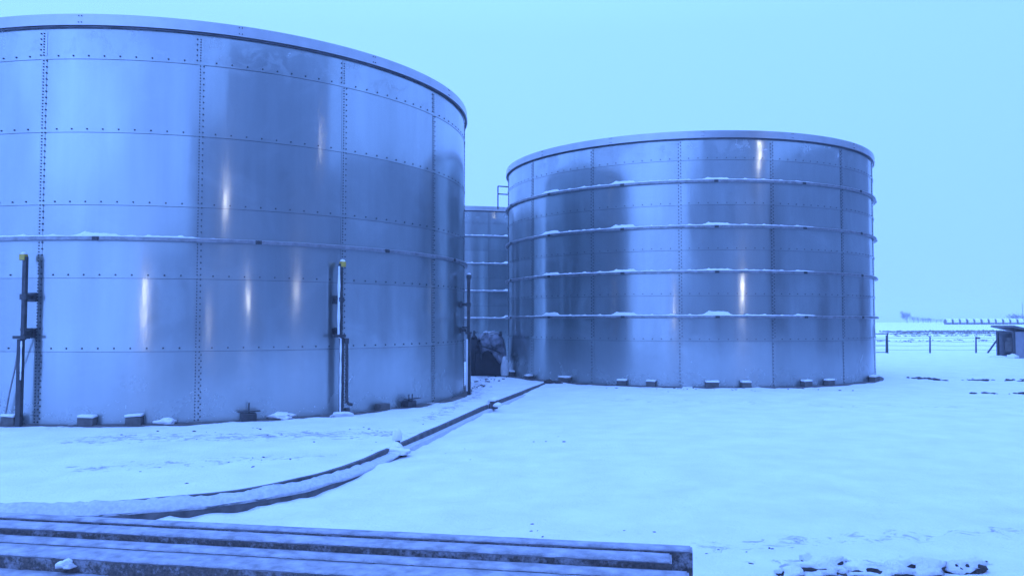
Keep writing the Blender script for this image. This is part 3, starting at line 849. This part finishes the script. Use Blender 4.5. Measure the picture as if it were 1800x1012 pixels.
t = thing('wire_fence', 'low wire fence with thin dark posts crossing the snow at right', 'fence', (0, 44.5, 0))
for px, h in ((15.5, .9), (18.0, .9), (20.75, .98), (23.17, .90), (25.72, .90), (28.3, .9), (31, .9), (34, .9)):
    bm = bmesh.new(); tube(bm, (px, 0, -.1), (px + .02, 0, h), .05, .04, 8); obj('post', bm, 'dark', t)
bm = bmesh.new()
for z in (.18, .42, .64, .84): path_tube(bm, [(x, .02 * math.sin(x), z - .03 * abs(math.sin((x - 15.5) * PI / 2.6))) for x in np.linspace(15.5, 34, 60)], .009, 5)
obj('wire', bm, 'wire', t)
bm = bmesh.new(); tube(bm, (26.33, -.05, 0), (27.0, 0, .85), .05, .05, 8); tube(bm, (25.72, 0, .84), (25.95, 0, .82), .05, .05, 8); obj('brace', bm, 'dark', t)
t = thing('pipe_gate', 'small pipe rail gate half hidden behind the edge of the four hooped tank', 'gate', (19.2, 43.9, 0))
for x in (0, 1.35):
    bm = bmesh.new(); tube(bm, (x, 0, 0), (x, 0, 1.08), .035, seg=8); obj('gate_post', bm, 'dark', t)
bm = bmesh.new()
for z in (.06, .42, .74, 1.05): tube(bm, (0, 0, z), (1.35, 0, z), .019, seg=8)
obj('rails', bm, 'dark', t)

# stubble rows in the far field
bm = bmesh.new(); rnd = random.Random(3)
for (r0, n, x0, x1, hh) in ((100, 1900, 42, 80, .17), (92, 900, 38, 74, .12), (84, 300, 36, 66, .09), (70, 160, 28, 48, .07)):
    for i in range(n):
        x = rnd.uniform(x0, x1); y = r0 * .88 + rnd.gauss(0, 1.2) + .05 * x
        g = gz(x, y); h = hh * rnd.uniform(.4, 1.2); w = rnd.uniform(.1, .55)
        a = rnd.uniform(0, PI); dx, dy = math.cos(a) * w, math.sin(a) * w
        v = [bm.verts.new(c) for c in ((x - dx, y - dy, g - .05), (x + dx, y + dy, g - .05), (x + dx * .3 + rnd.gauss(0, .05), y + dy * .3, g + h))]
        bm.faces.new(v)
o = obj('stubble_rows', bm, 'stubble'); tag(o, 'dark rows of dry stubble poking through the far snow field', 'stubble', None, 'stuff')

def polar(px, dist): return (px - 900) / 1407.75 * dist, dist
labs = ['first', 'second', 'third', 'fourth', 'fifth', 'sixth', 'seventh', 'eighth', 'ninth', 'tenth', 'eleventh', 'twelfth', 'thirteenth']
base = None
for i in range(13):
    x, y = polar(1665 + i * 12.6, 178); g = gz(x, y)
    lab = 'snow topped round bale, %s from the left in the far row' % labs[i]
    if base is None:
        base = thing('round_bale', lab, 'bale', (x, y, g - .03), .05, 'snow topped bales in a row on the far field')
        bm = bmesh.new(); ret = bmesh.ops.create_cone(bm, cap_ends=True, segments=20, radius1=.62, radius2=.62, depth=1.15, matrix=Matrix.Translation((0, 0, .6)) @ Matrix.Rotation(PI / 2, 4, 'Y')); obj('straw', bm, 'bale', base)
        bm = bmesh.new(); bmesh.ops.create_cone(bm, cap_ends=True, segments=20, radius1=.70, radius2=.70, depth=1.1, matrix=Matrix.Translation((0, 0, .66)) @ Matrix.Rotation(PI / 2, 4, 'Y'))
        for v in bm.verts:
            if v.co.z < .42: v.co.z = .42; v.co.y *= .9
        obj('snow_cap', bm, 'snow', base)
    else:
        dup(base, (x, y, g - .03), .05 + random.uniform(-.06, .06), lab, 'snow topped bales in a row on the far field')

def tree(px, dist, h, w, label, seed, bushy=False, n=900):
    x, y = polar(px, dist); g = gz(x, y); rnd = random.Random(seed)
    t = thing('bare_tree', label, 'tree', (x, y, g - .1), 0, 'bare trees on the horizon')
    bm = bmesh.new(); limbs = []
    def limb(p, d, L, r, lev):
        q = p + d * L; tube(bm, p, q, r, r * .6, 6, caps=False); limbs.append((p, q))
        if lev == 0: return
        for k in range(rnd.choice((3, 4))):
            nd = (d + Vector((rnd.gauss(0, .55), rnd.gauss(0, .55), rnd.uniform(-.1, .45)))).normalized()
            limb(p + (q - p) * rnd.uniform(.5, 1), nd, L * rnd.uniform(.55, .8), r * .5, lev - 1)
    cnt = 4 if bushy else 1
    for c in range(cnt):
        ox = (c - (cnt - 1) / 2) * w / cnt if cnt > 1 else 0
        limb(Vector((ox, rnd.uniform(-.3, .3), 0)), Vector((rnd.gauss(0, .08), 0, 1)).normalized(), h * (.40 if not bushy else .26), h * .03, 3)
    obj('trunk', bm, 'bark', t)
    bm = bmesh.new()
    for i in range(n):
        a, b = rnd.choice(limbs[cnt:]); p = a.lerp(b, rnd.random()) + Vector((rnd.gauss(0, .07 * h + (.12 * w if bushy else 0)), rnd.gauss(0, .06 * h), rnd.gauss(0, .07 * h)))
        if p.z < h * .12: continue
        s = rnd.uniform(.03, .07) * h
        d1 = Vector((rnd.gauss(0, 1), rnd.gauss(0, 1), rnd.gauss(.4, 1))).normalized() * s; d2 = Vector((rnd.gauss(0, 1), rnd.gauss(0, 1), rnd.gauss(0, 1))).normalized() * s * .35
        bm.faces.new([bm.verts.new(c) for c in (p - d1, p + d2, p + d1 * 1.2)])
    obj('crown', bm, 'twig', t)
    return t
tree(1594, 300, 5.6, 4, 'lone pale bare tree on the horizon just right of the tank', 5)
tree(1618, 310, 4.2, 7, 'low hazy bush clump next to the lone tree on the horizon', 6, True)
tree(1640, 315, 3.0, 8, 'lower hazy bush trailing right of the clump on the horizon', 8, True, 600)
tree(1725, 420, 3.6, 12, 'faint low thicket behind the row of bales', 9, True, 600)
tree(1793, 260, 5.4, 7, 'dark bushy tree above the hut at the right edge', 10, True, 1100)
t = thing('radio_mast', 'thin pale mast rising behind the hut at the right edge', 'mast', (*polar(1797, 330), 1.4))
bm = bmesh.new(); tube(bm, (0, 0, 0), (0, 0, 8.3), .16, .10, 8); obj('pole', bm, 'concrete', t)
bm = bmesh.new(); tube(bm, (-.4, 0, 7.3), (.4, 0, 7.3), .06, seg=6); tube(bm, (-.3, 0, 6.4), (.3, 0, 6.4), .06, seg=6); obj('cross_arm', bm, 'concrete', t)

# ------------------------------------------------------------------ works buildings behind and beside the camera (they show in the steel)
WA = Vector((5, -7.6, 0)); WD = Vector((.7747, .6324, 0)); WN = Vector((-.6324, .7747, 0))
def hall(name, label, s0, s1, depth, h, recess, mat, nwin):
    org = WA + WD * s0 - WN * recess
    t = thing(name, label, 'building', (org.x, org.y, -.1), math.atan2(WD.y, WD.x), 'works buildings behind the viewpoint')
    L = s1 - s0; bm = bmesh.new()
    box(bm, L / 2, -depth / 2, h / 2, L, depth, h)
    # corrugated front
    k = int(L / .5)
    for i in range(k): box(bm, (i + .5) * L / k, .02, h / 2, .22, .04, h - .1)
    obj('wall', bm, mat, t)
    bm = bmesh.new(); box(bm, L / 2, -depth / 2 + .1, h + .1, L + .3, depth + .3, .2); obj('roof', bm, 'roof', t)
    for i in range(nwin):
        bm = bmesh.new(); box(bm, (i + .5) * L / nwin, .06, h * .55, 1.4, .06, 1.1); w = obj('window', bm, 'hutwall', t)
        bm = bmesh.new(); box(bm, (i + .5) * L / nwin, .10, h * .55, 1.2, .03, .9); obj('pane', bm, 'glass', w)
    bm = bmesh.new(); box(bm, L * .3, .07, 1.5, 2.6, .06, 3); obj('door', bm, 'roof', t)
    return t
hall('works_building', 'tall grey clad building behind the viewpoint, dark in the tank reflections', 0, 19, 12, 15.4, 0, 'clad', 3)
hall('works_building', 'mid height annex against the tall grey building', -6.5, -.05, 9, 11, .6, 'clad', 2)
hall('works_building', 'low long shed beyond the annex', -19, -6.6, 8, 5.4, 1.2, 'clad', 4)
def hall2():
    t = thing('works_building', 'long grey hall to the right of the field, outside the view', 'building', (24.3, 36, -.1), -PI / 2, 'works buildings behind the viewpoint')
    L = 37; h = 10.2; d = 12
    bm = bmesh.new(); box(bm, L / 2, d / 2, h / 2, L, d, h)
    for i in range(50): box(bm, (i + .5) * L / 50, -.02, h / 2, .25, .04, h - .1)
    obj('wall', bm, 'clad', t)
    bm = bmesh.new(); box(bm, L / 2, d / 2, h + .15, L + .6, d + .6, .3); obj('roof', bm, 'roof', t)
    for i in range(3):
        bm = bmesh.new(); box(bm, (i + .5) * L / 3, -.06, 2, 3.2, .06, 4); obj('door', bm, 'roof', t)
hall2()
def flood(s, z, label, w=.35, soft=False, out=.25, fin=1):
    org = WA + WD * s + WN * out
    t = thing('wall_lamp', label, 'lamp', (org.x, org.y, z), math.atan2(WD.y, WD.x), 'lit lamps on the works buildings')
    bm = bmesh.new(); box(bm, 0, -.02, 0, w + .08, .14, w * .7 + .08, 0, .01); obj('housing', bm, 'dark', t)
    bm = bmesh.new(); box(bm, 0, .06, 0, w, .03, w * .7); obj('lens', bm, 'lamp_soft' if soft else 'lamp', t)
    bm = bmesh.new(); box(bm, 0, -.20, -.05, .06, .30, .06); obj('arm', bm, 'dark', t)
    # unseen flap added to keep this lamp's reflection off one tank
    if fin: bm = bmesh.new(); box(bm, fin * (w / 2 + .06), .36, 0, .02, .62, w * .9 + .1); obj('glint_shield', bm, 'dark', t)
for a in ((.14, 7.33, 'lit wall lamp at the left corner of the tall building', .22), (-3.2, 6.0, 'lit wall lamp high on the annex', .12),
          (-2.39, 1.75, 'low lit lamp beside the annex door', .2), (4.1, 2.9, 'low lit lamp on the front of the tall building', .13)):
    flood(*a)
flood(17.1, 10.7, 'high lit lamp at the far end of the tall building', .2, False, .25, -1)
flood(12.4, 3.4, 'lit lamp above the loading door of the tall building', .2, False, .25, -1)
flood(-17.2, 2.75, 'wide lit lamp on the low shed', .8, True, -.95, 0)

# ------------------------------------------------------------------ cold misty air
m = bpy.data.materials.new('cold_mist'); m.use_nodes = True; nt = m.node_tree; nt.nodes.clear()
vo = nt.nodes.new('ShaderNodeVolumePrincipled'); vo.inputs['Color'].default_value = (.80, .80, .80, 1); vo.inputs['Density'].default_value = .0013
mo = nt.nodes.new('ShaderNodeOutputMaterial'); nt.links.new(vo.outputs[0], mo.inputs['Volume']); M['mist'] = m
bm = bmesh.new(); box(bm, 0, 300, 9, 1500, 1100, 22); o = obj('haze', bm, 'mist'); tag(o, kind='stuff')

# ------------------------------------------------------------------ world, light, camera
sc = bpy.context.scene
w = bpy.data.worlds.new('World'); sc.world = w; w.use_nodes = True
nt = w.node_tree; bg = nt.nodes['Background']
sky = nt.nodes.new('ShaderNodeTexSky'); sky.sky_type = 'NISHITA'; sky.sun_disc = False
SUN_EL, SUN_AZ = R(38), R(-150)
sky.sun_elevation = SUN_EL; sky.sun_rotation = SUN_AZ
sky.air_density = 1.0; sky.dust_density = 1.0; sky.ozone_density = 4.0
tc = nt.nodes.new('ShaderNodeTexCoord'); sep = nt.nodes.new('ShaderNodeSeparateXYZ'); nt.links.new(tc.outputs['Generated'], sep.inputs[0])
mr = nt.nodes.new('ShaderNodeMapRange'); nt.links.new(sep.outputs[2], mr.inputs[0])
mr.inputs[1].default_value = 0; mr.inputs[2].default_value = 1; mr.inputs[3].default_value = 0; mr.inputs[4].default_value = 1
# overcast dome: brighter overhead, cold dawn blue
cr = nt.nodes.new('ShaderNodeValToRGB'); nt.links.new(mr.outputs[0], cr.inputs[0])
e = cr.color_ramp.elements
def ov(k): return (.127 * k, .283 * k, .87 * k, 1)
e[0].position = 0; e[0].color = ov(.98)
e[1].position = 1; e[1].color = ov(2.15)
for p_, k_ in ((.12, 1.04), (.34, 1.12), (.6, 1.6)):
    x = e.new(p_); x.color = ov(k_)
sc_ = nt.nodes.new('ShaderNodeVectorMath'); sc_.operation = 'SCALE'; nt.links.new(cr.outputs[0], sc_.inputs[0])
nt.links.new(math_n(nt, 'MULTIPLY', math_n(nt, 'SUBTRACT', 1.0, math_n(nt, 'MULTIPLY', sep.outputs[0], .10)), 26.0), sc_.inputs['Scale'])
mx = nt.nodes.new('ShaderNodeMix'); mx.data_type = 'RGBA'; mx.inputs[0].default_value = .95
nt.links.new(sky.outputs[0], mx.inputs[6]); nt.links.new(sc_.outputs[0], mx.inputs[7])
nt.links.new(mx.outputs[2], bg.inputs['Color']); bg.inputs['Strength'].default_value = .1

sd = bpy.data.lights.new('sun', 'SUN'); sd.energy = .5; sd.angle = R(60); sd.color = (.25, .52, 1.6)
so = bpy.data.objects.new('sun', sd); C.objects.link(so)
dirv = Vector((math.sin(SUN_AZ) * math.cos(SUN_EL), math.cos(SUN_AZ) * math.cos(SUN_EL), math.sin(SUN_EL)))
so.rotation_euler = dirv.to_track_quat('Z', 'Y').to_euler()

cd = bpy.data.cameras.new('camera'); co = bpy.data.objects.new('camera', cd); C.objects.link(co)
co.location = (0, 0, 1.7); co.rotation_euler = (R(90 + 2.416), R(-.053), 0)
cd.sensor_width = 36; cd.lens = 1407.75 / 1800 * 36; cd.clip_start = .1; cd.clip_end = 6000
sc.camera = co
sc.render.engine = 'CYCLES'
sc.cycles.volume_bounces = 4
sc.view_settings.view_transform = 'Standard'; sc.view_settings.look = 'None'
sc.view_settings.exposure = 0; sc.view_settings.gamma = 1
